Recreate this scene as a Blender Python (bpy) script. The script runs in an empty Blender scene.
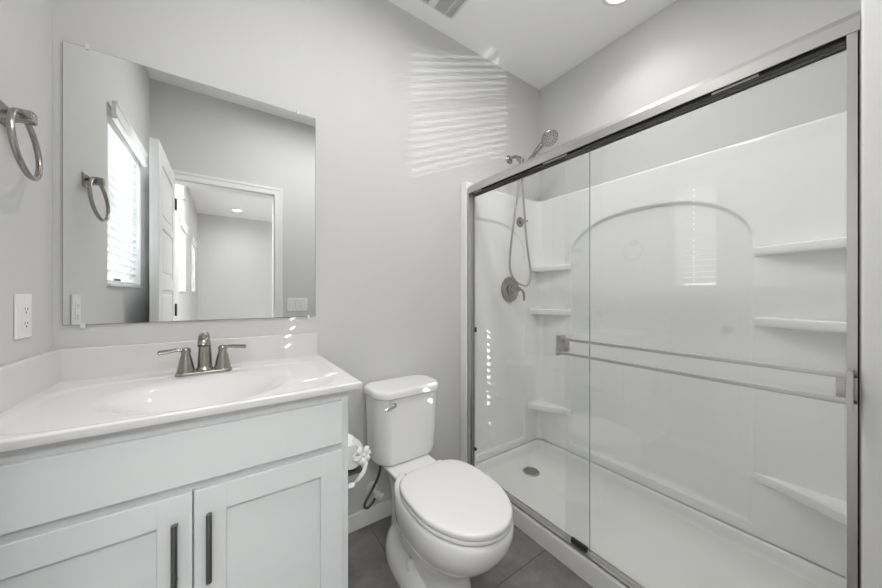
import bpy, bmesh, math, random
from math import sin, cos, pi, sqrt, radians, atan2
from mathutils import Vector, Matrix
random.seed(4)
S = bpy.context.scene
COL = S.collection

# ------------------------------------------------------------------ camera
cd = bpy.data.cameras.new('camera')
cd.sensor_fit = 'HORIZONTAL'; cd.sensor_width = 36.0
cd.lens = 309.29 * 36.0 / 882.0
cd.shift_y = 1.2 / 882.0
cd.clip_start = 0.01
cam = bpy.data.objects.new('camera', cd); COL.objects.link(cam)
cam.location = (0, 0, 1.158)
cam.rotation_euler = (pi / 2, 0, -0.6061)
S.camera = cam

# ------------------------------------------------------------------ world, suns, exposure
w = bpy.data.worlds.new('sky'); S.world = w; w.use_nodes = True
bg = w.node_tree.nodes['Background']
bg.inputs[0].default_value = (0.90, 0.95, 1.0, 1); bg.inputs[1].default_value = 1.6

def sun(name, d, e, ang, c=(1, 1, 1)):
    l = bpy.data.lights.new(name, 'SUN'); l.energy = e; l.angle = radians(ang); l.color = c
    o = bpy.data.objects.new(name, l); COL.objects.link(o)
    o.rotation_euler = Vector(d).to_track_quat('-Z', 'Y').to_euler()
    o.location = (-4, 0, 5)
    return o
sun('sun', (1, 0.3407, -0.545), 6.5, 0.15)
# second sun, added and aimed so its dots land under the mirror
sun('added_sun_dots', (1, 0.92, -0.47), 4.5, 0.15)
# assumed upward sun, added to lay the streaks on the upper back wall
sun('assumed_sun_upward', (1, 0.434, 0.42), 1.0, 0.3)

def area(name, loc, rot, size, e, c=(1, 1, 1), spread=180, shape='DISK', sy=None):
    l = bpy.data.lights.new(name, 'AREA'); l.energy = e; l.shape = shape; l.size = size; l.color = c
    if sy: l.size_y = sy
    l.spread = radians(spread)
    o = bpy.data.objects.new(name, l); COL.objects.link(o); o.location = loc; o.rotation_euler = rot
    return o
WARM = (1.0, 0.99, 0.98)
area('downlight_shower', (1.645, 0.765, 2.700), (0, 0, 0), 0.13, 0.85, WARM, 115)
area('added_fill_room', (0.34, 0.64, 2.700), (0, 0, 0), 0.13, 3.5, WARM, 175)  # unseen lamp, added to brighten the vanity side
area('added_fill_door', (0.88, 0.60, 2.700), (0, 0, 0), 0.13, 4.2, WARM, 170)  # unseen lamp, added to brighten the shower front and curb
area('downlight_bedroom', (0.155, -3.78, 2.700), (0, 0, 0), 0.13, 2.0, WARM, 150)
# broad unseen lamp added at the bedroom ceiling to fill through the doorway
area('added_fill_bedroom', (0.2, -1.15, 2.700), (0, 0, 0), 1.3, 42.0, (1, 1, 1), shape='RECTANGLE', sy=1.5)
# daylight standing in the three windows, outside the panes
for yy, e_ in ((0.61, 3.0), (-2.01, 4.0), (-3.53, 4.0)):
    area('window_daylight', (-0.64, yy, 1.63), (0, -pi / 2, 0), 0.84, e_, (0.97, 0.985, 1.0), shape='RECTANGLE', sy=0.64)

# added fill lamp low outside the window, sent up between slats for the ceiling
area('added_fill_ceiling', (-2.0, 0.61, 0.15), (0, -radians(135), 0), 1.5, 14.0, (1, 1, 0.98), shape='RECTANGLE', sy=1.5)

vs = S.view_settings
vs.view_transform = 'Standard'; vs.look = 'None'; vs.gamma = 1.0; vs.use_curve_mapping = False
vs.exposure = 0.88
cy = S.cycles
cy.use_denoising = True
cy.max_bounces = 14; cy.diffuse_bounces = 8; cy.glossy_bounces = 8; cy.transparent_max_bounces = 24; cy.transmission_bounces = 8
cy.sample_clamp_indirect = 6.0

# ------------------------------------------------------------------ materials
def mat(name, col, rough=0.5, metal=0.0, bump=0.0, scale=200.0, spec=0.5, emit=None, es=0.0, coat=0.0, trans=0.0):
    m = bpy.data.materials.new(name); m.use_nodes = True
    nt = m.node_tree; b = nt.nodes['Principled BSDF']
    b.inputs['Base Color'].default_value = (*col, 1); b.inputs['Roughness'].default_value = rough
    b.inputs['Metallic'].default_value = metal; b.inputs['Specular IOR Level'].default_value = spec
    b.inputs['Coat Weight'].default_value = coat; b.inputs['Coat Roughness'].default_value = 0.05
    if emit: b.inputs['Emission Color'].default_value = (*emit, 1); b.inputs['Emission Strength'].default_value = es
    if bump:
        tc = nt.nodes.new('ShaderNodeTexCoord'); nz = nt.nodes.new('ShaderNodeTexNoise'); bp = nt.nodes.new('ShaderNodeBump')
        nz.inputs['Scale'].default_value = scale; nz.inputs['Detail'].default_value = 3
        bp.inputs['Strength'].default_value = bump; bp.inputs['Distance'].default_value = 0.002
        nt.links.new(tc.outputs['Object'], nz.inputs['Vector']); nt.links.new(nz.outputs['Fac'], bp.inputs['Height'])
        nt.links.new(bp.outputs['Normal'], b.inputs['Normal'])
    return m

M = {}
M['wall'] = mat('wall_paint', (0.612, 0.611, 0.608), 0.75, bump=0.12, scale=140)
M['ceiling'] = mat('ceiling_paint', (0.90, 0.90, 0.895), 0.8, bump=0.15, scale=120)
M['trim'] = mat('trim_paint', (0.80, 0.80, 0.795), 0.35)
M['cabinet'] = mat('cabinet_paint', (0.68, 0.70, 0.705), 0.38)
M['inside'] = mat('cabinet_inside', (0.45, 0.42, 0.38), 0.6)
M['marble'] = mat('cultured_marble', (0.70, 0.69, 0.68), 0.12, spec=0.5)
M['carpet'] = mat('bedroom_carpet', (0.58, 0.56, 0.53), 0.95, bump=1.0, scale=600)
M['china'] = mat('vitreous_china', (0.80, 0.80, 0.795), 0.06, spec=0.5)
M['seat'] = mat('seat_plastic', (0.80, 0.795, 0.785), 0.16)
M['acrylic'] = mat('white_acrylic', (0.84, 0.84, 0.83), 0.12)
M['pan'] = mat('shower_pan_acrylic', (0.82, 0.815, 0.80), 0.25, bump=0.05, scale=300)
M['nickel'] = mat('brushed_nickel', (0.36, 0.34, 0.32), 0.24, 1.0)
M['chrome'] = mat('chrome', (0.55, 0.55, 0.55), 0.08, 1.0)
M['satin'] = mat('satin_aluminium', (0.58, 0.565, 0.555), 0.33, 1.0)
M['steel'] = mat('dark_steel', (0.16, 0.155, 0.15), 0.4, 1.0)
M['gun'] = mat('pewter_pull', (0.20, 0.195, 0.185), 0.33, 1.0)
M['black'] = mat('black_rubber_and_shade', (0.012, 0.012, 0.012), 0.5)
M['plastic'] = mat('white_plastic', (0.82, 0.82, 0.81), 0.3)
M['clip'] = mat('clear_clip', (0.75, 0.75, 0.75), 0.1)
M['slot'] = mat('socket_slot', (0.08, 0.08, 0.08), 0.6)
M['blind'] = mat('blind_slat', (0.72, 0.72, 0.715), 0.35)
M['paper'] = mat('tissue_paper', (0.84, 0.84, 0.83), 0.9, bump=0.4, scale=260)
M['braid'] = mat('braided_hose', (0.10, 0.10, 0.10), 0.4, 0.6, bump=0.6, scale=900)
M['grille'] = mat('vent_grille', (0.74, 0.74, 0.73), 0.45)
M['duct'] = mat('vent_mesh', (0.20, 0.20, 0.20), 0.7)
M['lamp'] = mat('lamp_diffuser', (0.9, 0.9, 0.9), 0.5, emit=(1, 0.97, 0.93), es=6.0)
M['mirror'] = mat('mirror_silver', (0.86, 0.87, 0.87), 0.0, 1.0)
M['vinyl'] = mat('window_vinyl', (0.80, 0.80, 0.80), 0.35)
M['card'] = mat('cardboard_core', (0.30, 0.24, 0.18), 0.9)

def translucent_blind():
    nt = M['blind'].node_tree; b = nt.nodes['Principled BSDF']; out = nt.nodes['Material Output']
    t = nt.nodes.new('ShaderNodeBsdfTranslucent'); t.inputs[0].default_value = (0.85, 0.86, 0.86, 1)
    mx = nt.nodes.new('ShaderNodeMixShader'); mx.inputs[0].default_value = 0.05
    nt.links.new(b.outputs[0], mx.inputs[1]); nt.links.new(t.outputs[0], mx.inputs[2]); nt.links.new(mx.outputs[0], out.inputs[0])
translucent_blind()

def glass(name, tint, ior=1.5):
    m = bpy.data.materials.new(name); m.use_nodes = True; nt = m.node_tree
    for n in list(nt.nodes): nt.nodes.remove(n)
    out = nt.nodes.new('ShaderNodeOutputMaterial'); mx = nt.nodes.new('ShaderNodeMixShader')
    tr = nt.nodes.new('ShaderNodeBsdfTransparent'); gl = nt.nodes.new('ShaderNodeBsdfGlossy'); fr = nt.nodes.new('ShaderNodeFresnel')
    tr.inputs[0].default_value = (*tint, 1); gl.inputs['Roughness'].default_value = 0.0; fr.inputs[0].default_value = ior
    geo = nt.nodes.new('ShaderNodeNewGeometry'); mul = nt.nodes.new('ShaderNodeMath'); mul.operation = 'SUBTRACT'; mul.use_clamp = True
    nt.links.new(fr.outputs[0], mul.inputs[0]); nt.links.new(geo.outputs['Backfacing'], mul.inputs[1])
    nt.links.new(mul.outputs[0], mx.inputs[0]); nt.links.new(tr.outputs[0], mx.inputs[1]); nt.links.new(gl.outputs[0], mx.inputs[2])
    nt.links.new(mx.outputs[0], out.inputs[0])
    return m
M['glass'] = glass('shower_glass', (0.985, 0.99, 0.988), 1.78)
M['edge'] = mat('glass_edge', (0.20, 0.235, 0.225), 0.2)
M['pane'] = glass('window_glass', (0.97, 0.98, 0.98), 1.3)

def tile_floor():
    m = mat('floor_tile', (0.15, 0.145, 0.14), 0.42); nt = m.node_tree; b = nt.nodes['Principled BSDF']; L = nt.links.new
    tc = nt.nodes.new('ShaderNodeTexCoord'); mp = nt.nodes.new('ShaderNodeMapping')
    mp.inputs['Location'].default_value = (-0.59, -0.885, 0)
    L(tc.outputs['Object'], mp.inputs[0])
    br = nt.nodes.new('ShaderNodeTexBrick'); br.offset = 0.0; br.squash = 1.0
    br.inputs['Scale'].default_value = 1.0; br.inputs['Mortar Size'].default_value = 0.0022
    br.inputs['Mortar Smooth'].default_value = 0.2
    br.inputs['Brick Width'].default_value = 0.61; br.inputs['Row Height'].default_value = 0.61
    br.inputs['Color1'].default_value = (1, 1, 1, 1); br.inputs['Color2'].default_value = (0.93, 0.93, 0.93, 1)
    L(mp.outputs[0], br.inputs['Vector'])
    n1 = nt.nodes.new('ShaderNodeTexNoise'); n1.inputs['Scale'].default_value = 9; n1.inputs['Detail'].default_value = 8; n1.inputs['Roughness'].default_value = 0.65
    L(tc.outputs['Object'], n1.inputs['Vector'])
    cr = nt.nodes.new('ShaderNodeValToRGB'); cr.color_ramp.elements[0].position = 0.3; cr.color_ramp.elements[1].position = 0.72
    cr.color_ramp.elements[0].color = (0.115, 0.110, 0.106, 1); cr.color_ramp.elements[1].color = (0.235, 0.226, 0.219, 1)
    L(n1.outputs['Fac'], cr.inputs[0])
    mu = nt.nodes.new('ShaderNodeMix'); mu.data_type = 'RGBA'; mu.blend_type = 'MULTIPLY'; mu.inputs[0].default_value = 1
    L(cr.outputs[0], mu.inputs[6]); L(br.outputs['Color'], mu.inputs[7])
    mg = nt.nodes.new('ShaderNodeMix'); mg.data_type = 'RGBA'; mg.inputs[7].default_value = (0.075, 0.072, 0.07, 1)
    L(br.outputs['Fac'], mg.inputs[0]); L(mu.outputs[2], mg.inputs[6]); L(mg.outputs[2], b.inputs['Base Color'])
    bp = nt.nodes.new('ShaderNodeBump'); bp.inputs['Strength'].default_value = 0.25; bp.inputs['Distance'].default_value = 0.002; bp.invert = True
    L(br.outputs['Fac'], bp.inputs['Height']); L(bp.outputs[0], b.inputs['Normal'])
    return m
M['tile'] = tile_floor()

# ------------------------------------------------------------------ helpers
ORG = {}
def origin(o):
    return ORG.get(o.name, Vector((0, 0, 0))) if o else Vector((0, 0, 0))

def obj(name, bm, m, parent=None, smooth=40, org=None):
    """links a bmesh given in world coordinates as one mesh object"""
    bmesh.ops.remove_doubles(bm, verts=bm.verts, dist=1e-6)
    bmesh.ops.recalc_face_normals(bm, faces=bm.faces)
    off = origin(parent) if parent else Vector(org or (0, 0, 0))
    bmesh.ops.translate(bm, verts=bm.verts, vec=-off)
    me = bpy.data.meshes.new(name); bm.to_mesh(me); bm.free()
    for mm in (m if isinstance(m, (list, tuple)) else [m]): me.materials.append(mm)
    if smooth:
        me.polygons.foreach_set('use_smooth', [True] * len(me.polygons))
        me.set_sharp_from_angle(angle=radians(smooth))
    o = bpy.data.objects.new(name, me); COL.objects.link(o)
    if smooth:
        wn = o.modifiers.new('weighted_normal', 'WEIGHTED_NORMAL'); wn.keep_sharp = True; wn.weight = 60
    if parent: o.parent = parent
    else: o.location = off
    ORG[o.name] = off
    return o

def thing(name, loc, label, cat, group=None):
    o = bpy.data.objects.new(name, None); COL.objects.link(o); o.location = loc; o.empty_display_size = 0.05
    ORG[o.name] = Vector(loc)
    return tag(o, label, cat, group)
def tag(o, label, cat, group=None):
    o['label'] = label; o['category'] = cat
    if group: o['group'] = group
    return o
def struct(o):
    o['kind'] = 'structure'; return o

def B(): return bmesh.new()
def box(bm, x0, x1, y0, y1, z0, z1, bev=0.0, seg=2):
    r = bmesh.ops.create_cube(bm, size=1.0)
    vs = r['verts']
    for v in vs:
        v.co = Vector(((x0 + x1) / 2 + v.co.x * (x1 - x0), (y0 + y1) / 2 + v.co.y * (y1 - y0), (z0 + z1) / 2 + v.co.z * (z1 - z0)))
    if bev:
        es = list({e for v in vs for e in v.link_edges})
        bmesh.ops.bevel(bm, geom=es, offset=bev, segments=seg, affect='EDGES', profile=0.5)
    return bm
def ring(bm, pts):
    return [bm.verts.new(p) for p in pts]
def bridge(bm, a, b, closed=True):
    n = len(a)
    for i in range(n if closed else n - 1):
        j = (i + 1) % n
        try: bm.faces.new((a[i], a[j], b[j], b[i]))
        except ValueError: pass
def loft(bm, rings, cap0=True, cap1=True, closed=True):
    R = [ring(bm, r) for r in rings]
    for a, b in zip(R, R[1:]): bridge(bm, a, b, closed)
    if cap0: bm.faces.new(R[0])
    if cap1: bm.faces.new(list(reversed(R[-1])))
    return R
def tube(bm, pts, rad, seg=14, cap=True, flat=None):
    pts = [Vector(p) for p in pts]; n = len(pts)
    rr = rad if isinstance(rad, (list, tuple)) else [rad] * n
    T = [((pts[min(i + 1, n - 1)] - pts[max(i - 1, 0)]).normalized()) for i in range(n)]
    up = Vector((0, 0, 1)) if abs(T[0].z) < 0.9 else Vector((0, 1, 0))
    rings = []
    for i in range(n):
        a = up - T[i] * up.dot(T[i])
        if a.length < 1e-5: a = T[i].orthogonal()
        a.normalize(); up = a; b = T[i].cross(a)
        fa, fb = flat if flat else (1, 1)
        rings.append([pts[i] + (a * cos(t) * fa + b * sin(t) * fb) * rr[i] for t in [2 * pi * k / seg for k in range(seg)]])
    loft(bm, rings, cap, cap)
    return bm
def smoothpath(P, n=8, closed=False):
    P = [Vector(p) for p in P]; out = []
    m = len(P)
    rng = range(m) if closed else range(m - 1)
    for i in rng:
        if closed: p0, p1, p2, p3 = P[i - 1], P[i], P[(i + 1) % m], P[(i + 2) % m]
        else: p0, p1, p2, p3 = P[max(i - 1, 0)], P[i], P[i + 1], P[min(i + 2, m - 1)]
        for k in range(n):
            t = k / n
            out.append(0.5 * ((2 * p1) + (p2 - p0) * t + (2 * p0 - 5 * p1 + 4 * p2 - p3) * t * t + (3 * p1 - p0 - 3 * p2 + p3) * t ** 3))
    if not closed: out.append(P[-1])
    return out
def lathe(bm, base, axis, prof, seg=32, cap0=True, cap1=True):
    """prof: (radius, height along axis)"""
    ax = Vector(axis).normalized(); a = ax.orthogonal().normalized(); b = ax.cross(a); base = Vector(base)
    loft(bm, [[base + ax * h + (a * cos(t) + b * sin(t)) * max(r, 1e-4) for t in [2 * pi * k / seg for k in range(seg)]] for r, h in prof], cap0, cap1)
    return bm
def rrect(cx, cy_, hx, hy, r, n=6):
    out = []
    for sx, sy, a0 in ((1, 1, 0), (-1, 1, pi / 2), (-1, -1, pi), (1, -1, 3 * pi / 2)):
        for k in range(n + 1):
            a = a0 + k * pi / 2 / n
            out.append((cx + sx * (hx - r) + r * cos(a), cy_ + sy * (hy - r) + r * sin(a)))
    return out
def prism(bm, poly, f0, f1):
    """poly: list of 2d points; f0, f1 map them to the two end faces"""
    loft(bm, [[f0(*p) for p in poly], [f1(*p) for p in poly]])
    return bm
def holed(bm, x0, x1, a0, a1, z0, z1, holes, axis):
    """wall slab along one axis ('x': runs in X, thickness Y) with rectangular holes (a, b, zlo, zhi)"""
    def bx(a, b, za, zb):
        if axis == 'y': box(bm, x0, x1, a, b, za, zb)
        else: box(bm, a, b, x0, x1, za, zb)
    cur = a0
    for (a, b, zl, zh) in sorted(holes):
        if a > cur: bx(cur, a, z0, z1)
        if zl > z0: bx(a, b, z0, zl)
        if zh < z1: bx(a, b, zh, z1)
        cur = b
    if cur < a1: bx(cur, a1, z0, z1)
    return bm
def sstep(a, b, x):
    t = max(0.0, min(1.0, (x - a) / (b - a))); return t * t * (3 - 2 * t)
def copy_tree(o, off, labels=None):
    c = o.copy(); COL.objects.link(c)
    for ch in list(o.children):
        d = ch.copy(); COL.objects.link(d); d.parent = c
        for g in list(ch.children):
            e = g.copy(); COL.objects.link(e); e.parent = d
    c.location = Vector(o.location) + Vector(off)
    if labels: c['label'] = labels
    return c

# ------------------------------------------------------------------ the room
XL, XR, YB, YF, ZC = -0.451, 1.946, 1.5, -0.02, 2.711
FARY, FARX = -4.45, 2.3
struct(obj('floor', box(B(), XL - .13, FARX + .1, YF - .08, YB + .1, -0.08, 0.0), M['tile'], smooth=0))
struct(obj('floor_bedroom', box(B(), XL - .13, FARX + .1, FARY - .1, YF - .08, -0.08, 0.0), M['carpet'], smooth=0))
struct(obj('ceiling', box(B(), XL - .13, FARX + .1, FARY - .1, YB + .1, ZC, ZC + 0.08), M['ceiling'], smooth=0))
WY = ((0.28, 0.94), (-2.34, -1.68), (-3.86, -3.20)); WZ = (1.20, 2.055)
struct(obj('wall_left', holed(B(), XL - .13, XL, FARY - .1, YB + .1, 0, ZC, [(a, b, *WZ) for a, b in WY], 'y'), M['wall'], smooth=0))
struct(obj('wall_back', box(B(), XL, FARX + .1, YB, YB + .1, 0, ZC), M['wall'], smooth=0))
struct(obj('wall_right', box(B(), XR, XR + .1, YF, YB, 0, ZC), M['wall'], smooth=0))
DX0, DX1, DZ = -0.355, 0.345, 2.025
struct(obj('wall_front', holed(B(), YF - .12, YF, XL, FARX, 0, ZC, [(DX0, DX1, 0, DZ)], 'x'), M['wall'], smooth=0))
struct(obj('wall_far', box(B(), XL, FARX + .1, FARY - .1, FARY, 0, ZC), M['wall'], smooth=0))
struct(obj('wall_far_right', box(B(), FARX, FARX + .1, FARY, YF - .12, 0, ZC), M['wall'], smooth=0))

def baseboard(name, x0, x1, y0, y1):
    struct(obj(name, box(B(), x0, x1, y0, y1, 0, 0.082, 0.004), M['trim']))
baseboard('baseboard_back', 0.315, 1.181, 1.487, 1.5)
baseboard('baseboard_front', 0.408, 1.181, YF, YF + 0.013)
baseboard('baseboard_left', XL, XL + 0.013, YF, 0.96)
baseboard('baseboard_far', XL, FARX, FARY, FARY + 0.013)

# door casing (profiled) on the bathroom side, and the lining of the opening
def casing(y0, y1, d):
    bm = B(); W_ = 0.062
    for (xa, xb, za, zb) in ((DX0 - W_ + .006, DX0 + .006, 0, DZ + W_ - .006), (DX1 - .006, DX1 + W_ - .006, 0, DZ + W_ - .006)):
        box(bm, xa, xb, min(y0, y1), max(y0, y1), za, zb, 0.003)
    box(bm, DX0 + .006, DX1 - .006, min(y0, y1), max(y0, y1), DZ - .006, DZ + W_ - .006, 0.003)
    # raised outer band
    t0, t1 = (y1, y1 + d * .004)
    box(bm, DX1 + W_ - .028, DX1 + W_ - .008, min(t0, t1), max(t0, t1), 0, DZ + W_ - .008, 0.0015)
    box(bm, DX0 - W_ + .008, DX0 - W_ + .028, min(t0, t1), max(t0, t1), 0, DZ + W_ - .008, 0.0015)
    box(bm, DX0 - W_ + .028, DX1 + W_ - .028, min(t0, t1), max(t0, t1), DZ + W_ - .028, DZ + W_ - .008, 0.0015)
    return bm
struct(obj('trim_1', casing(YF, YF + 0.016, 1), M['trim']))
struct(obj('trim_2', casing(YF - .12, YF - .136, -1), M['trim']))
bm = B()
box(bm, DX0, DX0 + .012, YF - .12, YF, 0, DZ); box(bm, DX1 - .012, DX1, YF - .12, YF, 0, DZ); box(bm, DX0 + .012, DX1 - .012, YF - .12, YF, DZ - .012, DZ)
struct(obj('trim_3', bm, M['trim']))

# open door leaf, swung back along the left wall
def door_leaf():
    x0, x1, y0, y1, z0, z1 = -0.352, -0.312, -0.015, 0.658, 0.012, 2.034
    bm = B(); d = 0.007
    box(bm, x0 + d, x1 - d, y0 + .05, y1 - .05, z0 + .05, z1 - .05)
    panels = [(0.20, 0.86), (1.0, 1.215), (1.263, 1.557), (1.606, 1.93)]
    panels = [(0.18, 0.62), (0.69, 1.19), (1.263, 1.557), (1.606, 1.93)]
    st = 0.115
    box(bm, x0, x1, y0, y0 + st, z0, z1, 0.0015); box(bm, x0, x1, y1 - st, y1, z0, z1, 0.0015)
    zs = [z0] + [q for p in panels for q in p] + [z1]
    for a, b in zip(zs[0::2], zs[1::2]): box(bm, x0, x1, y0 + st - .001, y1 - st + .001, a, b, 0.0015)
    for a, b in panels:    # raised field
        box(bm, x0 + .002, x1 - .002, y0 + st + .035, y1 - st - .035, a + .035, b - .035, 0.004)
    return bm
d1 = struct(obj('door_1', door_leaf(), M['trim']))
for sgn in (1, -1):
    bm = B(); xx = -0.312 if sgn > 0 else -0.352
    lathe(bm, (xx, 0.60, 0.93), (sgn, 0, 0), [(0.028, 0), (0.028, .006), (0.012, .008), (0.011, .022), (0.024, .028), (0.028, .037), (0.026, .046), (0.012, .052), (0.001, .053)], 24)
    obj('door_knob', bm, M['nickel'], d1)
for z in (0.25, 1.05, 1.83):
    bm = B(); tube(bm, [(-0.306, -0.010, z - .045), (-0.306, -0.010, z + .045)], 0.006, 10); box(bm, -.3135, -.3115, -.012, .022, z - .044, z + .044)
    obj('hinge', bm, M['nickel'], d1)
bm = B(); tube(bm, [(-.300, -.006, 1.865), (-.27, .004, 1.865), (-.255, .03, 1.862)], 0.004, 8); lathe(bm, (-.255, .03, 1.862), (0, 1, 0), [(0.008, 0), (0.009, .008), (0.004, .012)], 12)
obj('hinge_stop', bm, M['plastic'], d1)

# windows: vinyl frame, meeting rail, pane, sill
def window(n, y0, y1):
    z0, z1 = WZ; X0, X1 = -0.575, -0.535
    bm = B(); f = 0.014
    box(bm, X0, X1, y0, y0 + f, z0, z1, .003); box(bm, X0, X1, y1 - f, y1, z0, z1, .003)
    box(bm, X0, X1, y0 + f, y1 - f, z0, z0 + f, .003); box(bm, X0, X1, y0 + f, y1 - f, z1 - f, z1, .003)
    box(bm, X0 + .005, X1 + .004, y0 + f, y1 - f, 1.605, 1.64, .003)
    o = struct(obj('window_%d' % n, bm, M['vinyl']))
    obj('window_pane', box(B(), -.558, -.554, y0 + f, y1 - f, z0 + f, z1 - f), M['pane'], o)
    obj('window_sill', box(B(), -.535, XL + .012, y0 + .001, y1 - .001, z0, z0 + .014, .003), M['trim'], o)
    return o
for i, (a, b) in enumerate(WY): window(i + 1, a, b)

# ------------------------------------------------------------------ venetian blinds
def make_blind():
    y0, y1 = 0.2825, 0.9395; XC = -0.487
    t = thing('window_blind', (XC, (y0 + y1) / 2, 1.22), 'white slatted blind over the bathroom window beside the open door, seen in the mirror', 'blind', 'white venetian blinds on the left wall')
    # slat with two route holes, tilted with its room-side edge up
    Wd, th, tilt = 0.050, 0.0028, radians(43); holes = (0.390, 0.830)
    pitch = 0.0425; zt = 1.949
    def slat_mesh():
        bm = B(); hw, hl = 0.0062, 0.0115
        xs = [-Wd / 2, -Wd / 4, -hl, hl, Wd / 4, Wd / 2]
        ys = [y0 + .001] + [q for h in holes for q in (h - hw, h + hw)] + [y1 - .001]
        def crown(x): return 0.0022 * (1 - (2 * x / Wd) ** 2)
        grid = {}
        for s in (0, 1):
            for i, x in enumerate(xs):
                for j, y in enumerate(ys):
                    zz = crown(x) + (th / 2 if s else -th / 2)
                    xr, zr = x * cos(tilt) - zz * sin(tilt), x * sin(tilt) + zz * cos(tilt)
                    grid[s, i, j] = bm.verts.new((XC + xr, y, zr))
        isolated = {(2, 1), (2, 3)}
        nx, ny = len(xs), len(ys)
        for i in range(nx - 1):
            for j in range(ny - 1):
                if (i, j) in isolated:
                    c = [(i, j), (i + 1, j), (i + 1, j + 1), (i, j + 1)]
                    for k in range(4):
                        a, b = c[k], c[(k + 1) % 4]
                        bm.faces.new((grid[(0, *a)], grid[(0, *b)], grid[(1, *b)], grid[(1, *a)]))
                    continue
                for s in (0, 1):
                    bm.faces.new([grid[s, a, b] for a, b in ((i, j), (i + 1, j), (i + 1, j + 1), (i, j + 1))])
        for i in range(nx - 1):
            for j in (0, ny - 1): bm.faces.new((grid[0, i, j], grid[0, i + 1, j], grid[1, i + 1, j], grid[1, i, j]))
        for j in range(ny - 1):
            for i in (0, nx - 1): bm.faces.new((grid[0, i, j], grid[0, i, j + 1], grid[1, i, j + 1], grid[1, i, j]))
        return bm
    bm = slat_mesh()
    for v in bm.verts: v.co.z += zt
    s0 = obj('slat', bm, M['blind'], t, smooth=30)
    n = 17
    for k in range(1, n):
        s = s0.copy(); COL.objects.link(s); s.location.z -= k * pitch
    zb = zt - n * pitch
    obj('bottom_rail', box(B(), XC - .024, XC + .026, y0 + .002, y1 - .002, zb - .012, zb + .006, .004), M['plastic'], t)
    obj('head_rail', box(B(), XC - .028, XC + .028, y0, y1, 1.9685, 2.05, .002), M['plastic'], t)
    bm = B()
    prism(bm, [(-.437, 1.978), (-.420, 1.982), (-.416, 1.99), (-.422, 2.0), (-.422, 2.045), (-.416, 2.052), (-.416, 2.06), (-.437, 2.06)],
          lambda x, z: (x, y0 - .004, z), lambda x, z: (x, y1 + .006, z))
    obj('valance', bm, M['plastic'], t, smooth=25)
    for h in holes:
        bm = B()
        for dx in (-.021, .021): tube(bm, [(XC + dx, h + .020, zb), (XC + dx, h + .020, 2.0)], 0.0011, 6)
        obj('ladder_cord', bm, M['plastic'], t)
    tube_ = B(); tube(tube_, [(XC + .032, y0 + .05, 2.0), (XC + .034, y0 + .05, 1.45)], 0.0035, 8)
    obj('tilt_wand', tube_, M['plastic'], t)
    return t
bl = make_blind()
for (a, b), lab in zip(WY[1:], ('nearer of the two bedroom blinds beyond the doorway, seen in the mirror', 'farther of the two bedroom blinds, by the back wall, seen in the mirror')):
    copy_tree(bl, (0, a - WY[0][0], 0), lab)

# ------------------------------------------------------------------ vanity cabinet
VX0, VX1, VF = XL + .002, 0.316, 0.972
def shaker(x0, x1, z0, z1, yf, th, rail, dep):
    bm = B()
    box(bm, x0, x0 + rail, yf, yf + th, z0, z1, .0015); box(bm, x1 - rail, x1, yf, yf + th, z0, z1, .0015)
    box(bm, x0 + rail - .0005, x1 - rail + .0005, yf, yf + th, z0, z0 + rail, .0012); box(bm, x0 + rail - .0005, x1 - rail + .0005, yf, yf + th, z1 - rail, z1, .0012)
    box(bm, x0 + rail - .002, x1 - rail + .002, yf + dep, yf + th - .002, z0 + rail - .002, z1 - rail + .002)
    return bm
v = thing('vanity_cabinet', ((VX0 + VX1) / 2, 1.23, 0), 'pale grey shaker bathroom vanity with two doors below the white sink top', 'cabinet')
bm = B()
box(bm, VX0, VX0 + .016, VF + .02, 1.498, 0.0, .862); box(bm, VX1 - .016, VX1, VF + .02, 1.498, 0.0, .862)
box(bm, VX0 + .016, VX1 - .016, VF + .02, 1.498, .10, .116); box(bm, VX0 + .016, VX1 - .016, 1.48, 1.498, .116, .862)
box(bm, VX0 + .016, VX1 - .016, VF + .075, VF + .09, 0, .10)
# face frame
box(bm, VX0, VX0 + .035, VF, VF + .02, .10, .862, .001); box(bm, VX1 - .035, VX1, VF, VF + .02, .10, .862, .001)
box(bm, VX0 + .035, VX1 - .035, VF, VF + .02, .10, .135); box(bm, VX0 + .035, VX1 - .035, VF, VF + .02, .665, .715); box(bm, VX0 + .035, VX1 - .035, VF, VF + .02, .815, .862)
box(bm, -.085, -.05, VF, VF + .02, .135, .665)
obj('cabinet_body', bm, M['cabinet'], v)
YD = 0.953
obj('drawer_front', box(B(), VX0 + .018, 0.2925, YD, VF - .0005, .704, .834, .003), M['cabinet'], v)
def pull(x, par):
    bm = B(); zt, zb = .636, .473
    tube(bm, [(x, YD - .032, zb), (x, YD - .032, zt)], 0.0062, 16)
    for z in (zt - .018, zb + .018): tube(bm, [(x, YD - .032, z), (x, YD + .002, z)], 0.0045, 12)
    obj('pull_handle', bm, M['gun'], par)
dl = obj('door', shaker(VX0 + .018, -.068, .118, .684, YD, .0185, .064, .010), M['cabinet'], v)
pull(-.098, dl)
dr = obj('door', shaker(-.0645, .2925, .118, .684, YD, .0185, .064, .010), M['cabinet'], v)
pull(-.0345, dr)

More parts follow.
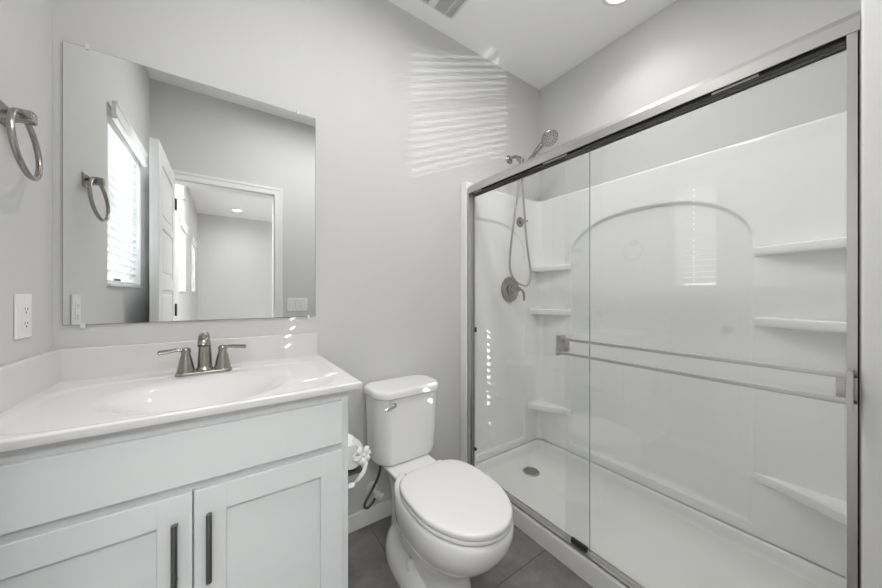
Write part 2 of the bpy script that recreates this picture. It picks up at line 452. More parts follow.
# ------------------------------------------------------------------ sink top with integral basin
CX0, CX1, CY0, CY1, CZ, CT = XL + .001, 0.353, 0.944, 1.4985, 0.885, 0.023
top = thing('integral_sink', (-.05, 1.2, CZ), 'glossy white sink top with oval basin and upstands on the grey vanity', 'sink')
def basin_h(x, y):
    bx, by, ax, ay = -.052, 1.150, .232, .190
    r = sqrt(((x - bx) / ax) ** 2 + ((y - by) / ay) ** 2)
    h = 0.0
    if r < 1.0: h = -0.105 * (1 - sstep(0.12, 1.0, r)) if r > .12 else -0.105
    # shallow dished ledge round the bowl
    r2 = (abs((x + .052) / .36) ** 5 + abs((y - 1.172) / .222) ** 5) ** .2
    h -= 0.0035 * (1 - sstep(0.92, 1.0, r2))
    return h
bm = B(); nx, ny = 150, 104; e = 0.006
xs = [CX0 + (CX1 - CX0 - e) * i / nx for i in range(nx + 1)]; ys = [CY0 + e + (CY1 - CY0 - e) * j / ny for j in range(ny + 1)]
G = [[bm.verts.new((x, y, CZ + basin_h(x, y))) for y in ys] for x in xs]
for i in range(nx):
    for j in range(ny): bm.faces.new((G[i][j], G[i + 1][j], G[i + 1][j + 1], G[i][j + 1]))
# rounded front and right edge going down to the underside
rim = [(x, ys[0], 'f') for x in xs] + [(xs[-1], y, 'r') for y in ys[1:]]
prev = [G[i][0] for i in range(nx + 1)] + [G[nx][j] for j in range(1, ny + 1)]
prof = [(e * sin(a), -e * (1 - cos(a))) for a in (pi / 8, pi / 4, 3 * pi / 8, pi / 2)] + [(e, -CT + .003), (e - .003, -CT), (-.03, -CT)]
for (ox, oz) in prof:
    cur = []
    for k, (x, y, s) in enumerate(rim):
        corner = (k == nx)
        dx = ox if (s == 'r' or corner) else 0.0; dy = -ox if (s == 'f') else 0.0
        if corner and ox > 0: dx, dy = ox * .8, -ox * .8
        cur.append(bm.verts.new((x + dx, y + dy, CZ + oz)))
    bridge(bm, prev, cur, False); prev = cur
bmesh.ops.recalc_face_normals(bm, faces=bm.faces)
obj('counter', bm, M['marble'], top, smooth=50)
obj('backsplash', box(B(), CX0 + .010, CX1 - .012, 1.479, 1.499, CZ - .006, .987, .003), M['marble'], top)
obj('side_splash', box(B(), CX0, CX0 + .020, CY0 + .01, 1.4975, CZ - .006, .9868, .003), M['marble'], top)
bm = B(); lathe(bm, (-.052, 1.15, CZ - .1082), (0, 0, 1), [(0.026, 0), (0.026, .002), (0.021, .003), (0.019, .001), (.017, .004), (.001, .006)], 24)
obj('drain_stopper', bm, M['nickel'], top)

# ------------------------------------------------------------------ faucet
fx, fy = -.064, 1.385
f = thing('faucet', (fx, fy, CZ - .0035), 'brushed nickel two-handle faucet on the white sink top', 'faucet')
zb = CZ - .004
bm = B()
loft(bm, [[(x, y, z) for x, y in rrect(fx, fy, .081 - i, .029 - i, .026 - i, 8)] for i, z in ((0, zb), (0, zb + .008), (.002, zb + .012), (.006, zb + .014))])
obj('base_plate', bm, M['nickel'], f)
bm = B()
pts = smoothpath([(fx, fy + .004, zb + .008), (fx, fy + .005, zb + .06), (fx, fy, zb + .098), (fx, fy - .022, zb + .130), (fx, fy - .055, zb + .136), (fx, fy - .082, zb + .118), (fx, fy - .088, zb + .108)], 6)
nn = len(pts); rr = [0.0225 - .0065 * min(1, i / (nn * .45)) for i in range(nn)]
tube(bm, pts, rr, 24)
lathe(bm, (fx, fy + .004, zb + .008), (0, 0, 1), [(0.027, 0), (0.0265, .006), (0.0225, .014), (.02, .02)], 24)
obj('spout', bm, M['nickel'], f)
for sgn in (-1, 1):
    hx = fx + sgn * .052; bm = B()
    lathe(bm, (hx, fy, zb + .010), (0, 0, 1), [(0.026, 0), (0.0255, .006), (0.022, .022), (.0175, .045), (.0135, .060), (.0128, .066), (.0138, .068), (.0138, .077), (.010, .084), (.001, .086)], 28)
    h = obj('handle_body', bm, M['nickel'], f)
    bm = B()
    P = smoothpath([(hx - sgn * .006, fy, zb + .078), (hx + sgn * .008, fy, zb + .087), (hx + sgn * .026, fy - .003, zb + .0895), (hx + sgn * .046, fy - .006, zb + .087), (hx + sgn * .064, fy - .009, zb + .0855), (hx + sgn * .073, fy - .010, zb + .0865)], 6)
    n2 = len(P); R = []
    for i in range(n2):
        q = i / (n2 - 1); R.append(.0105 + .0035 * sstep(.25, .8, q) - .012 * max(0, (q - .88) / .12) ** 2)
    tube(bm, P, R, 16, flat=(0.5, 1.0)); obj('lever', bm, M['nickel'], h)

# ------------------------------------------------------------------ wall mirror
m = thing('wall_mirror', (-.05, 1.497, 1.062), 'large frameless wall mirror above the white sink', 'mirror')
bm = box(B(), -.4295, .3355, 1.494, 1.4995, 1.0615, 1.969, .0012, 1); bm.normal_update()
for fc in bm.faces: fc.material_index = 0 if fc.normal.y < -.9 else 1
obj('mirror_plate', bm, [M['mirror'], M['edge']], m, smooth=0)
for x, z, s in ((-.375, 1.969, 1), (.262, 1.969, 1), (-.385, 1.0615, -1), (.305, 1.0615, -1)):
    bm = B(); box(bm, x - .006, x + .006, 1.4905, 1.4933, z - .006, z + .006, .001); box(bm, x - .006, x + .006, 1.4895, 1.4998, min(z + s * .0005, z + s * .013), max(z + s * .0005, z + s * .013), .002)
    lathe(bm, (x, 1.490, z + s * .007), (0, -1, 0), [(.003, 0), (.0025, .001), (.0005, .0015)], 10)
    obj('mirror_clip', bm, M['clip'], m)

# ------------------------------------------------------------------ towel ring
t = thing('towel_ring', (XL, 1.226, 1.598), 'brushed nickel towel ring on the left wall beside the mirror', 'towel ring')
bm = B()
loft(bm, [[(XL + h, 1.226 + y, 1.600 + z) for y, z in rrect(0, 0, q, q, .004, 3)] for h, q in ((0.0005, .026), (.006, .026), (.010, .022), (.016, .014), (.028, .0115), (.052, .0115), (.055, .0095))])
obj('post', bm, M['nickel'], t)
bm = B()
rp = [(-.411 - .0083 * cos(a) - .0053 * sin(a), 1.223 + .0782 * sin(a), 1.531 + .0778 * cos(a)) for a in [2 * pi * k / 48 for k in range(48)]]
pts = [Vector(p) for p in rp]
rings = []
for i, p in enumerate(pts):
    T = (pts[(i + 1) % 48] - pts[i - 1]).normalized(); a = Vector((1, 0, 0)); a = (a - T * a.dot(T)).normalized(); b = T.cross(a)
    rings.append([p + (a * cos(q) + b * sin(q)) * .0062 for q in [2 * pi * k / 14 for k in range(14)]])
R = [ring(bm, r) for r in rings]
for i in range(48): bridge(bm, R[i], R[(i + 1) % 48])
obj('ring', bm, M['nickel'], t)
bm = B(); box(bm, -.430, -.397, 1.2125, 1.2395, 1.596, 1.6175, .003); obj('ring_clamp', bm, M['nickel'], t)

# ------------------------------------------------------------------ outlet and switches
o = thing('wall_outlet', (XL, 1.318, 1.102), 'white duplex wall outlet on the left wall above the side splash', 'outlet')
obj('cover_plate', box(B(), XL + .0002, XL + .006, 1.280, 1.357, 1.043, 1.161, .0025), M['plastic'], o)
rc = obj('receptacle', box(B(), XL + .004, XL + .0085, 1.301, 1.336, 1.068, 1.136, .0015), M['plastic'], o)
X_ = XL + .0086
for z in (1.083, 1.121):
    for y, hz in ((1.312, .004), (1.325, .003)): obj('socket_slot', box(B(), X_ - .001, X_ + .0003, y - .001, y + .001, z - hz, z + hz), M['slot'], rc)
    obj('ground_hole', lathe(B(), (X_ - .001, 1.3185, z - .009), (1, 0, 0), [(.0025, 0), (.0025, .0013)], 10), M['slot'], rc)
bm = B(); box(bm, X_ - .001, X_ + .0008, 1.311, 1.326, 1.0985, 1.1015, .0005); box(bm, X_ - .001, X_ + .0008, 1.311, 1.326, 1.1035, 1.1065, .0005)
obj('test_button', bm, M['plastic'], rc)
for z in (1.050, 1.154):
    bm = B(); lathe(bm, (XL + .0055, 1.3185, z), (1, 0, 0), [(.003, 0), (.0028, .001), (.0005, .0013)], 10)
    obj('plate_screw', bm, M['plastic'], o)
o = thing('light_switch', (.52, YF, 1.075), 'white triple rocker light switch beside the door casing, seen in the mirror', 'light switch')
obj('cover_plate', box(B(), .438, .603, YF + .0002, YF + .006, 1.018, 1.133, .0025), M['plastic'], o)
for k in range(3):
    xc = .5205 + (k - 1) * .046
    bm = B(); loft(bm, [[(xc + x, YF + y, 1.0755 + z) for x, z in rrect(0, 0, q, .033, .002, 2)] for y, q in ((.004, .0165), (.0075, .0165))])
    obj('rocker_gap', box(B(), xc - .0178, xc + .0178, YF + .0055, YF + .0063, 1.0412, 1.1098), M['duct'], o)
    for v_ in bm.verts:
        if v_.co.y > YF + .006 and v_.co.z > 1.08: v_.co.y += .0025
    obj('rocker', bm, M['plastic'], o)

# ------------------------------------------------------------------ toilet
TX = 0.712; TKX = 0.723
def egg(hw, yf, yb, yc, nf=2.15, nb=2.6, n=72):
    out = []
    for k in range(n):
        a = 2 * pi * k / n; c_, s_ = cos(a), sin(a)
        p = nf if s_ < 0 else nb
        L = (yc - yf) if s_ < 0 else (yb - yc)
        x = (abs(c_) ** (2 / p)) * (1 if c_ >= 0 else -1) * hw; y = (abs(s_) ** (2 / p)) * (1 if s_ >= 0 else -1) * L
        out.append((TX + x, yc + y))
    return out
T = thing('toilet', (TX, 1.1, 0), 'white two-piece toilet with closed lid between the vanity and the shower', 'toilet')
bm = B()
sec = [  # z, half width, front, back, widest point
    (0.000, .108, .885, 1.30, 1.05), (.012, .108, .885, 1.30, 1.05), (.06, .100, .890, 1.30, 1.05), (.11, .098, .885, 1.29, 1.05), (.145, .104, .872, 1.28, 1.05), (.172, .118, .846, 1.27, 1.04),
    (.200, .137, .808, 1.26, 1.02), (.235, .157, .762, 1.25, 1.0), (.275, .172, .727, 1.24, .97), (.310, .179, .706, 1.24, .955), (.340, .181, .697, 1.24, .945), (.362, .179, .697, 1.24, .945), (.372, .175, .702, 1.24, .945), (.377, .168, .710, 1.235, .945)]
loft(bm, [[(x, y, z) for x, y in egg(hw, yf, yb, yc)] for z, hw, yf, yb, yc in sec])
bowl = obj('bowl', bm, M['china'], T, smooth=60)
bm = B()   # low foot with the bolt caps, flaring from the pedestal
loft(bm, [[(x, y, z) for x, y in egg(hw, yf, yb, 1.12, 2.3, 2.4)] for z, hw, yf, yb in ((0, .146, .93, 1.385), (.02, .146, .93, 1.385), (.045, .140, .94, 1.38), (.066, .126, .955, 1.37), (.082, .108, .97, 1.36), (.092, .088, .99, 1.34))])
obj('foot', bm, M['china'], T, smooth=60)
bm = B()   # rear trapway body and the deck carrying the tank
loft(bm, [[(x, y, z) for x, y in rrect(TX, yc, hx, hy, r, 6)] for z, hx, yc, hy, r in ((0.03, .070, 1.30, .08, .05), (.12, .066, 1.30, .085, .05), (.22, .066, 1.29, .10, .05), (.29, .074, 1.28, .12, .05), (.33, .090, 1.28, .14, .04), (.350, .108, 1.28, .155, .035), (.364, .113, 1.28, .158, .03), (.370, .108, 1.28, .154, .026))])
obj('deck', bm, M['china'], T, smooth=60)
for sx in (-1, 1):
    bm = B(); lathe(bm, (TX + sx * .106, 1.085, .068), (0, 0, 1), [(.019, 0), (.019, .016), (.0165, .028), (.010, .036), (.001, .038)], 20)
    obj('bolt_cap', bm, M['seat'], T)
# seat ring and lid
bm = B()
loft(bm, [[(x, y, z) for x, y in egg(.175 - i, .698 + i, 1.146 - i, .935, 2.03, 3.2)] for i, z in ((.004, .3785), (0, .383), (0, .391), (.004, .395))])
obj('seat', bm, M['seat'], T, smooth=50)
bm = B(); rings = []
for i, z in ((.003, .3975), (0, .4015), (0, .411), (.003, .4155), (.010, .419), (.03, .4215), (.07, .424), (.12, .425), (.16, .4255)):
    rings.append([(x, y, z) for x, y in egg(.175 - i, .696 + i, 1.148 - i, .935 + i * .1, 2.03, 3.4)])
loft(bm, rings)
obj('lid', bm, M['seat'], T, smooth=50)
for sx in (-1, 1):
    bm = B(); box(bm, TX + sx * .075 - .019, TX + sx * .075 + .019, 1.132, 1.166, .372, .408, .006, 3); obj('seat_hinge', bm, M['seat'], T)
# tank
def tank_ring(hx, hy, yc, z, bulge=.016, r=.062, n=10):
    out = []
    for x, y in rrect(0, 0, hx, hy, r, n):
        yy = yc + y
        if y < 0: yy -= bulge * (1 - (x / hx) ** 2) * min(1, -y / hy)
        out.append((TKX + x, yy, z))
    return out
bm = B()
def dens(rings_):
    return rings_
loft(bm, [tank_ring(hx, hy, yc, z) for z, hx, hy, yc in ((.370, .142, .082, 1.392), (.375, .154, .090, 1.392), (.386, .160, .095, 1.39), (.42, .163, .097, 1.39), (.55, .167, .098, 1.388), (.682, .172, .100, 1.386))])
obj('tank', bm, M['china'], T, smooth=55)
bm = B()
loft(bm, [tank_ring(.180 - i, .108 - i, 1.385, z, .017, .068 - i * .5) for i, z in ((.006, .683), (.001, .687), (0, .692), (0, .708), (.003, .716), (.009, .7205), (.018, .722), (.04, .7225))])
obj('tank_lid', bm, M['china'], T, smooth=50)
bm = B()
lathe(bm, (.628, 1.285, .655), (0, -1, 0), [(.014, 0), (.014, .006), (.010, .010), (.008, .014)], 20)
tube(bm, smoothpath([(.628, 1.268, .655), (.615, 1.264, .654), (.594, 1.262, .649), (.574, 1.263, .646)], 5), [.0075] * 12 + [.006] * 3 + [.004], 12, flat=(1, .55))
obj('flush_lever', bm, M['chrome'], T)

# ------------------------------------------------------------------ water supply valve and hose
s = thing('supply_valve', (.612, 1.5, .178), 'toilet water shutoff valve with dark braided hose low on the back wall', 'valve')
bm = B(); lathe(bm, (.611, 1.4995, .178), (0, -1, 0), [(.030, 0), (.029, .003), (.022, .007), (.010, .009)], 28); obj('escutcheon', bm, M['plastic'], s)
bm = B(); tube(bm, [(.611, 1.495, .178), (.613, 1.435, .176)], .0075, 14); lathe(bm, (.613, 1.455, .176), (0, -1, 0), [(.011, 0), (.013, .004), (.013, .028), (.010, .032)], 18); tube(bm, [(.613, 1.437, .176), (.598, 1.428, .164)], .007, 12)
vb = obj('valve_body', bm, M['plastic'], s)
bm = B(); lathe(bm, (.616, 1.428, .174), (.5, -1, -.3), [(.006, 0), (.006, .012), (.016, .013), (.018, .018), (.015, .023), (.002, .024)], 18, True, True)
obj('valve_handle', bm, M['plastic'], vb)
bm = B()
tube(bm, smoothpath([(.619, 1.40, .395), (.618, 1.405, .34), (.606, 1.41, .275), (.575, 1.42, .212), (.548, 1.42, .175), (.540, 1.42, .150), (.556, 1.42, .138), (.580, 1.424, .148), (.600, 1.43, .166)], 8), .0062, 12)
obj('hose', bm, M['braid'], s)

# ------------------------------------------------------------------ toilet paper on the side of the vanity
h = thing('paper_holder', (VX1, 1.14, .56), 'brushed metal toilet paper holder on the side of the vanity', 'paper holder')
bm = B()
for y in (1.205,):
    loft(bm, [[(VX1 + hh, y + a, .585 + b) for a, b in rrect(0, 0, q, q, .004, 3)] for hh, q in ((0.0005, .024), (.006, .024), (.012, .014), (.040, .010), (.060, .010), (.064, .008))])
obj('post', bm, M['nickel'], h)
bm = B(); tube(bm, [(VX1 + .052, 1.205, .583), (VX1 + .052, 1.1855, .583)], .0075, 14); obj('arm', bm, M['nickel'], h)
bm = B(); box(bm, VX1 + .0005, VX1 + .088, 1.066, 1.19, .528, .5345, .002); obj('tray', bm, M['steel'], h)
r = thing('paper_roll', (VX1 + .05, 1.135, .583), 'toilet paper roll tied with a white ribbon bow beside the vanity', 'toilet paper')
bm = B()
cx_, cz_ = VX1 + .052, .583
def roll(rad, y): return [(cx_ + rad * cos(a), y, cz_ + rad * sin(a)) for a in [2 * pi * k / 48 for k in range(48)]]
loft(bm, [roll(.006, 1.0835), roll(.020, 1.084), roll(.043, 1.082), roll(.0455, 1.085), roll(.0455, 1.182), roll(.043, 1.185), roll(.006, 1.184)])
obj('tissue', bm, M['paper'], r)
def ribbon(bm, P, wv, th=.0012):
    P = smoothpath(P, 6); wv = Vector(wv); n = len(P); rings = []
    for i in range(n):
        Tn = (P[min(i + 1, n - 1)] - P[max(i - 1, 0)]).normalized(); ww = (wv - Tn * wv.dot(Tn)).normalized(); nn_ = Tn.cross(ww)
        hw = .0075
        rings.append([P[i] + ww * hw + nn_ * th, P[i] - ww * hw + nn_ * th, P[i] - ww * hw - nn_ * th, P[i] + ww * hw - nn_ * th])
    loft(bm, rings)
bm = B(); bc = Vector((cx_ + .036, 1.074, cz_ + .004))
for ang, L in ((.3, .024), (1.2, .030), (2.2, .034), (3.1, .040), (4.1, .030), (5.4, .026)):
    d = Vector((cos(ang), -.25, sin(ang))); u_ = Vector((0, -1, 0)) * .016; sd = Vector((-sin(ang), 0, cos(ang)))
    ribbon(bm, [bc, bc + d * L * .5 + u_ * .7 + sd * .004, bc + d * L + u_ * .2, bc + d * L * .6 - u_ * .4 - sd * .004, bc], (0.35 * cos(ang + 1), 0.8, 0.35 * sin(ang + 1)) if False else sd)
lathe(bm, bc + Vector((0, .004, 0)), (0, -1, 0), [(.009, 0), (.012, .006), (.010, .014), (.001, .018)], 14)
ribbon(bm, [bc, bc + Vector((-.008, -.006, .022)), bc + Vector((-.022, -.004, .048)), bc + Vector((-.040, .0, .062))], (.8, 0, .5))
ribbon(bm, [bc, bc + Vector((.006, -.010, -.028)), bc + Vector((-.006, -.012, -.060)), bc + Vector((-.034, -.010, -.088)), bc + Vector((-.058, -.006, -.094))], (.8, 0, .45))
obj('bow', bm, M['paper'], r, smooth=60)

# ------------------------------------------------------------------ shower: pan and surround
SX = 1.890; SYL, SYR = 1.460, 0.016; FR = .045
sh = thing('shower_surround', (1.55, .74, 0), 'white moulded shower surround with arched panel, corner shelves and pan', 'shower')
# plan path of the walls, front-left -> corner -> back -> corner -> front-right
path = []
def seg_pts(a, b, n):
    return [(a[0] + (b[0] - a[0]) * k / n, a[1] + (b[1] - a[1]) * k / n) for k in range(n)]
X0s = 1.226
for p in seg_pts((X0s, SYL), (SX - FR, SYL), 96): path.append((*p, 0, -1, 'L'))
for k in range(10):
    a = pi / 2 - pi / 2 * k / 10; path.append((SX - FR + FR * cos(a), SYL - FR + FR * sin(a), -cos(a), -sin(a), 'C'))
for p in seg_pts((SX, SYL - FR), (SX, SYR + FR), 236): path.append((*p, -1, 0, 'B'))
for k in range(10):
    a = -pi / 2 * k / 10; path.append((SX - FR + FR * cos(a), SYR + FR + FR * sin(a), -cos(a), -sin(a), 'C'))
for p in seg_pts((SX - FR, SYR), (X0s, SYR), 96): path.append((*p, 0, 1, 'R'))
path.append((X0s, SYR, 0, 1, 'R'))
def inset(x, y, z, kind):
    if kind == 'B':
        t_ = abs((y - .775) / .4385)
        if t_ >= 1.0: e1 = -1
        ztop = 1.40 + .245 * sqrt(max(0, 1 - min(1, t_) ** 2.4))
        side = (.4385 - abs(y - .775))
        din = min(side, (ztop - z) * (0.8 if t_ > .6 else 1.0), z - .158)
        d = 0.008 + 0.040 * max(0, 1 - t_ * t_) * (1 - .72 * sstep(.2, 1.5, z))
        return d * sstep(0.0, 0.010, din)
    if kind in 'LR':
        t_ = abs((x - 1.40) / .335) if x > 1.40 else 0.0
        ztop = 1.44 + .205 * sqrt(max(0, 1 - min(1, t_) ** 2.4))
        din = min(1.735 - x, ztop - z, z - .15)
        return 0.009 * sstep(0.0, 0.012, din)
    return 0.0
ZB, ZT = .111, 1.845
zs = [ZB + (ZT - .012 - ZB) * (k / 250) for k in range(251)]
zs = sorted(zs + [.1585, .1595, .1605, .163, .166])
bm = B(); cols = []
for (x, y, nx_, ny_, kd) in path:
    c = []
    for z in zs:
        d = inset(x, y, z, kd); c.append(bm.verts.new((x - nx_ * d, y - ny_ * d, z)))
    for k in (1, 2, 3, 4):
        a = k * pi / 8; q = .012 * (1 - cos(a)); c.append(bm.verts.new((x - nx_ * q, y - ny_ * q, ZT - .012 + .012 * sin(a))))
    q = .036; c.append(bm.verts.new((min(x - nx_ * q, 1.944), y - ny_ * (.036 if kd != 'C' else .034), ZT)))
    cols.append(c)
for a, b in zip(cols, cols[1:]): bridge(bm, a, b, False)
obj('wall_panel', bm, M['acrylic'], sh, smooth=60)
for y0, y1 in ((1.436, 1.4995), (-.0195, .034)):
    obj('front_flange', box(B(), 1.182, 1.236, y0, y1, .0, 1.843, .006, 3), M['acrylic'], sh)

# pan
PX0, PX1, PY0, PY1 = 1.237, 1.932, -.012, 1.492
def pan_h(x, y):
    x0, x1, y0, y1, rr_ = 1.262, 1.878, .030, 1.448, .07
    qx = max(x0 + rr_ - x, x - (x1 - rr_), 0); qy = max(y0 + rr_ - y, y - (y1 - rr_), 0)
    ins = min(x - x0, x1 - x, y - y0, y1 - y)
    dd = rr_ - sqrt(qx * qx + qy * qy) if (qx > 0 and qy > 0) else ins
    hgt = .098 if (x < 1.30 and dd == x - x0) else .107
    k = 1 - sstep(-0.002, .034, dd)
    slope = .008 * min(1, sqrt((x - 1.572) ** 2 + (y - 1.275) ** 2) / 1.0)
    base = .048 + slope
    return base + (hgt - base) * k ** 1.3
bm = B(); nx, ny = 116, 250
G = [[bm.verts.new((PX0 + (PX1 - PX0) * i / nx, PY0 + (PY1 - PY0) * j / ny, pan_h(PX0 + (PX1 - PX0) * i / nx, PY0 + (PY1 - PY0) * j / ny))) for j in range(ny + 1)] for i in range(nx + 1)]
for i in range(nx):
    for j in range(ny): bm.faces.new((G[i][j], G[i + 1][j], G[i + 1][j + 1], G[i][j + 1]))
# threshold: rounded top edge and the apron down to the floor
prev = G[0]
for (x, z) in ((1.212, .098), (1.2045, .0965), (1.198, .092), (1.1945, .0845), (1.1935, .076), (1.1935, .010), (1.1935, .0)):
    cur = [bm.verts.new((x, PY0 + (PY1 - PY0) * j / ny, z)) for j in range(ny + 1)]
    bridge(bm, prev, cur, False); prev = cur
pan = obj('shower_pan', bm, M['pan'], sh, smooth=60)
bm = B(); dz = .0495
lathe(bm, (1.572, 1.275, dz), (0, 0, 1), [(.052, -.004), (.052, .002), (.050, .004), (.043, .0045), (.042, .003)], 40, False, False)
for k in range(-4, 5):
    y = 1.275 + k * .0095; hl = sqrt(max(0, .0425 ** 2 - (k * .0095) ** 2)); box(bm, 1.572 - hl, 1.572 + hl, y - .0028, y + .0028, dz + .001, dz + .0035)
for k in (-1, 0, 1):
    x = 1.572 + k * .022; hl = sqrt(.0425 ** 2 - (k * .022) ** 2); box(bm, x - .002, x + .002, 1.275 - hl, 1.275 + hl, dz + .0015, dz + .0036)
gr = obj('drain_grate', bm, M['satin'], pan)
bm = B(); lathe(bm, (1.572, 1.275, dz - .001), (0, 0, 1), [(.043, 0), (.043, .001)], 32); obj('drain_well', bm, M['black'], pan)

# corner shelves
def shelf(z0, z1, near, low=False):
    """plan outline between back wall, end wall and a curved front; near: at the end by the door"""
    yw = SYR if near else SYL; sg = 1 if near else -1
    L = .315 if near else .262
    N = 26; rings = []
    def front(tt):   # distance from the back wall along the run
        return .004 + .092 * (1 - tt) ** (.75 if not low else 1.1) if not low else .004 + .100 * sstep(0, 1, 1 - tt) + .02 * (1 - tt)
    top, bot, mid, mid2 = [], [], [], []
    for k in range(N + 1):
        tt = k / N; y = yw + sg * (L * tt - .002); fr = front(tt)
        hgt = (z1 - z0)
        top.append((fr, y, z1)); bot.append((max(fr - .02, .003), y, z0))
    bm = B()
    prof = []
    for (fr, y, _), (fb, _, _) in zip(top, bot):
        prof.append([(SX + .003, y, z1 + .004), (SX - fr + .010, y, z1 + .001), (SX - fr + .003, y, z1 - .001), (SX - fr, y, z1 - .006), (SX - fr, y, z0 + .012), (SX - fr + .004, y, z0 + .004), (SX - fb, y, z0), (SX + .003, y, z0 - .004)])
    R = [ring(bm, p) for p in prof]
    for a, b in zip(R, R[1:]): bridge(bm, a, b)
    bm.faces.new(R[0]); bm.faces.new(list(reversed(R[-1])))
    return bm
for near in (False, True):
    for (a, b, low) in ((1.326, 1.366, False), (1.020, 1.061, False), (.345, .388, True)):
        obj('corner_shelf', shelf(a, b, near, low), M['acrylic'], sh, smooth=45)

# ------------------------------------------------------------------ shower door frame
fr = thing('shower_door_frame', (1.215, .74, .098), 'satin aluminium frame with header, bottom track and jambs across the shower', 'shower door frame')
HY0, HY1 = .0345, 1.4355
bm = B()
poly = [(1.185, 1.764), (1.185, 1.796), (1.190, 1.801), (1.202, 1.8165), (1.244, 1.8165), (1.248, 1.813), (1.248, 1.757), (1.2445, 1.757), (1.2445, 1.790), (1.189, 1.790), (1.189, 1.764)]
prism(bm, poly, lambda x, z: (x, HY0, z), lambda x, z: (x, HY1, z))
obj('header', bm, M['satin'], fr, smooth=25)
bm = B(); box(bm, 1.196, 1.2125, .056, 1.41, 1.7575, 1.788); box(bm, 1.2175, 1.234, .056, 1.41, 1.7575, 1.788)
obj('roller_track', bm, M['black'], fr, smooth=0)  # inner track, coloured black for the shade in the header's hollow
for y0, y1 in ((.20, .30), (.78, .90), (1.32, 1.385)):
    obj('roller_clip', box(B(), 1.1935, 1.1958, y0, y1, 1.7575, 1.7635), M['satin'], fr)
bm = B(); box(bm, 1.1955, 1.2385, HY0, HY1, .0975, .1030, .0008); box(bm, 1.1955, 1.1985, HY0, HY1, .1015, .1055, .0008); box(bm, 1.2125, 1.2145, HY0, HY1, .1025, .1048, .0004); box(bm, 1.2345, 1.2385, HY0, HY1, .1015, .1060, .001)
obj('bottom_track', bm, M['satin'], fr)
for y0, y1, s_ in ((1.4205, 1.4355, 1), (.0345, .054, -1)):
    bm = B(); yi = y0 if s_ > 0 else y1; yo = y1 if s_ > 0 else y0
    box(bm, 1.187, 1.236, min(yo, yo - s_ * .004), max(yo, yo - s_ * .004), .104, 1.764)
    box(bm, 1.187, 1.193, y0, y1, .104, 1.764, .001); box(bm, 1.2305, 1.236, y0, y1, .104, 1.764, .001); box(bm, 1.2135, 1.2165, y0 + (.004 if s_ < 0 else 0), y1 - (.004 if s_ > 0 else 0), .104, 1.764)
    obj('side_jamb', bm, M['satin'], fr)
obj('bumper', box(B(), 1.2295, 1.2365, 1.404, 1.4202, .935, .965, .002), M['nickel'], fr)
obj('bumper', box(B(), 1.2295, 1.2365, 1.404, 1.4202, .222, .240, .002), M['black'], fr)
obj('bottom_guide', box(B(), 1.2080, 1.2208, .700, .770, .1035, .124, .0015), M['black'], fr)

# ------------------------------------------------------------------ sliding glass doors
def glass_panel(x0, x1, y0, y1, z0, z1):
    bm = B(); box(bm, x0, x1, y0, y1, z0, z1)
    for fc in bm.faces: fc.material_index = 0 if abs(fc.normal.x) > .9 else 1
    return bm
ga = thing('sliding_glass_door', (1.225, 1.05, .12), 'inner clear glass shower door at the shower head end', 'shower door', 'clear sliding shower doors')
bm = glass_panel(1.2215, 1.2275, .695, 1.4202, .106, 1.770); bm.normal_update()
for fc in bm.faces: fc.material_index = 1 if abs(fc.normal.y) > .9 else 0
obj('glass_pane', bm, [M['glass'], M['edge']], ga, smooth=0)
gb = thing('sliding_glass_door', (1.203, .42, .12), 'outer clear glass shower door carrying the double towel bar', 'shower door', 'clear sliding shower doors')
bm = glass_panel(1.2015, 1.2075, .0575, .792, .106, 1.770); bm.normal_update()
for fc in bm.faces: fc.material_index = 0
obj('glass_pane', bm, [M['glass'], M['edge']], gb, smooth=0)
bm = B()
for z in (.970, .911): box(bm, 1.147, 1.155, .052, .789, z, z + .0115, .002)
obj('towel_bar', bm, M['satin'], gb)
for y0, y1, i0, i1 in ((.788, .796, .770, .789), (.0435, .0525, .0575, .070)):
    bm = B(); box(bm, 1.141, 1.1995, y0, y1, .906, .988, .0015); box(bm, 1.1895, 1.2012, min(y0, i0), max(y1, i1), .918, .976, .001); box(bm, 1.1405, 1.150, y0 - .0008, y1 + .0008, .904, .990, .001)
    b_ = obj('bar_bracket', bm, M['satin'], gb)
bm = B()
for z in (.917, .976): lathe(bm, (1.162, .0436, z), (0, -1, 0), [(.0042, 0), (.0042, .0045), (.0035, .0055), (.0005, .006)], 14)
obj('bracket_screw', bm, M['steel'], b_)

# ------------------------------------------------------------------ shower fittings
va = thing('shower_valve', (1.590, SYL, 1.198), 'brushed nickel shower valve with round plate and lever on the surround wall', 'shower valve')
bm = B(); lathe(bm, (1.590, SYL + .0085, 1.198), (0, -1, 0), [(.086, 0), (.086, .004), (.080, .009), (.055, .014), (.040, .016)], 48); obj('escutcheon', bm, M['nickel'], va)
bm = B(); lathe(bm, (1.590, SYL, 1.198), (0, -1, 0), [(.036, 0), (.036, .014), (.029, .018), (.026, .045), (.018, .070), (.012, .082), (.001, .085)], 32); hb = obj('handle_hub', bm, M['nickel'], va)
bm = B(); tube(bm, smoothpath([(1.590, SYL - .074, 1.198), (1.612, SYL - .078, 1.192), (1.626, SYL - .080, 1.172), (1.631, SYL - .080, 1.145), (1.634, SYL - .078, 1.120)], 6), [.008] * 10 + [.0095] * 9 + [.008] * 4 + [.006, .003], 14, flat=(1, .6))
obj('lever', bm, M['nickel'], hb)

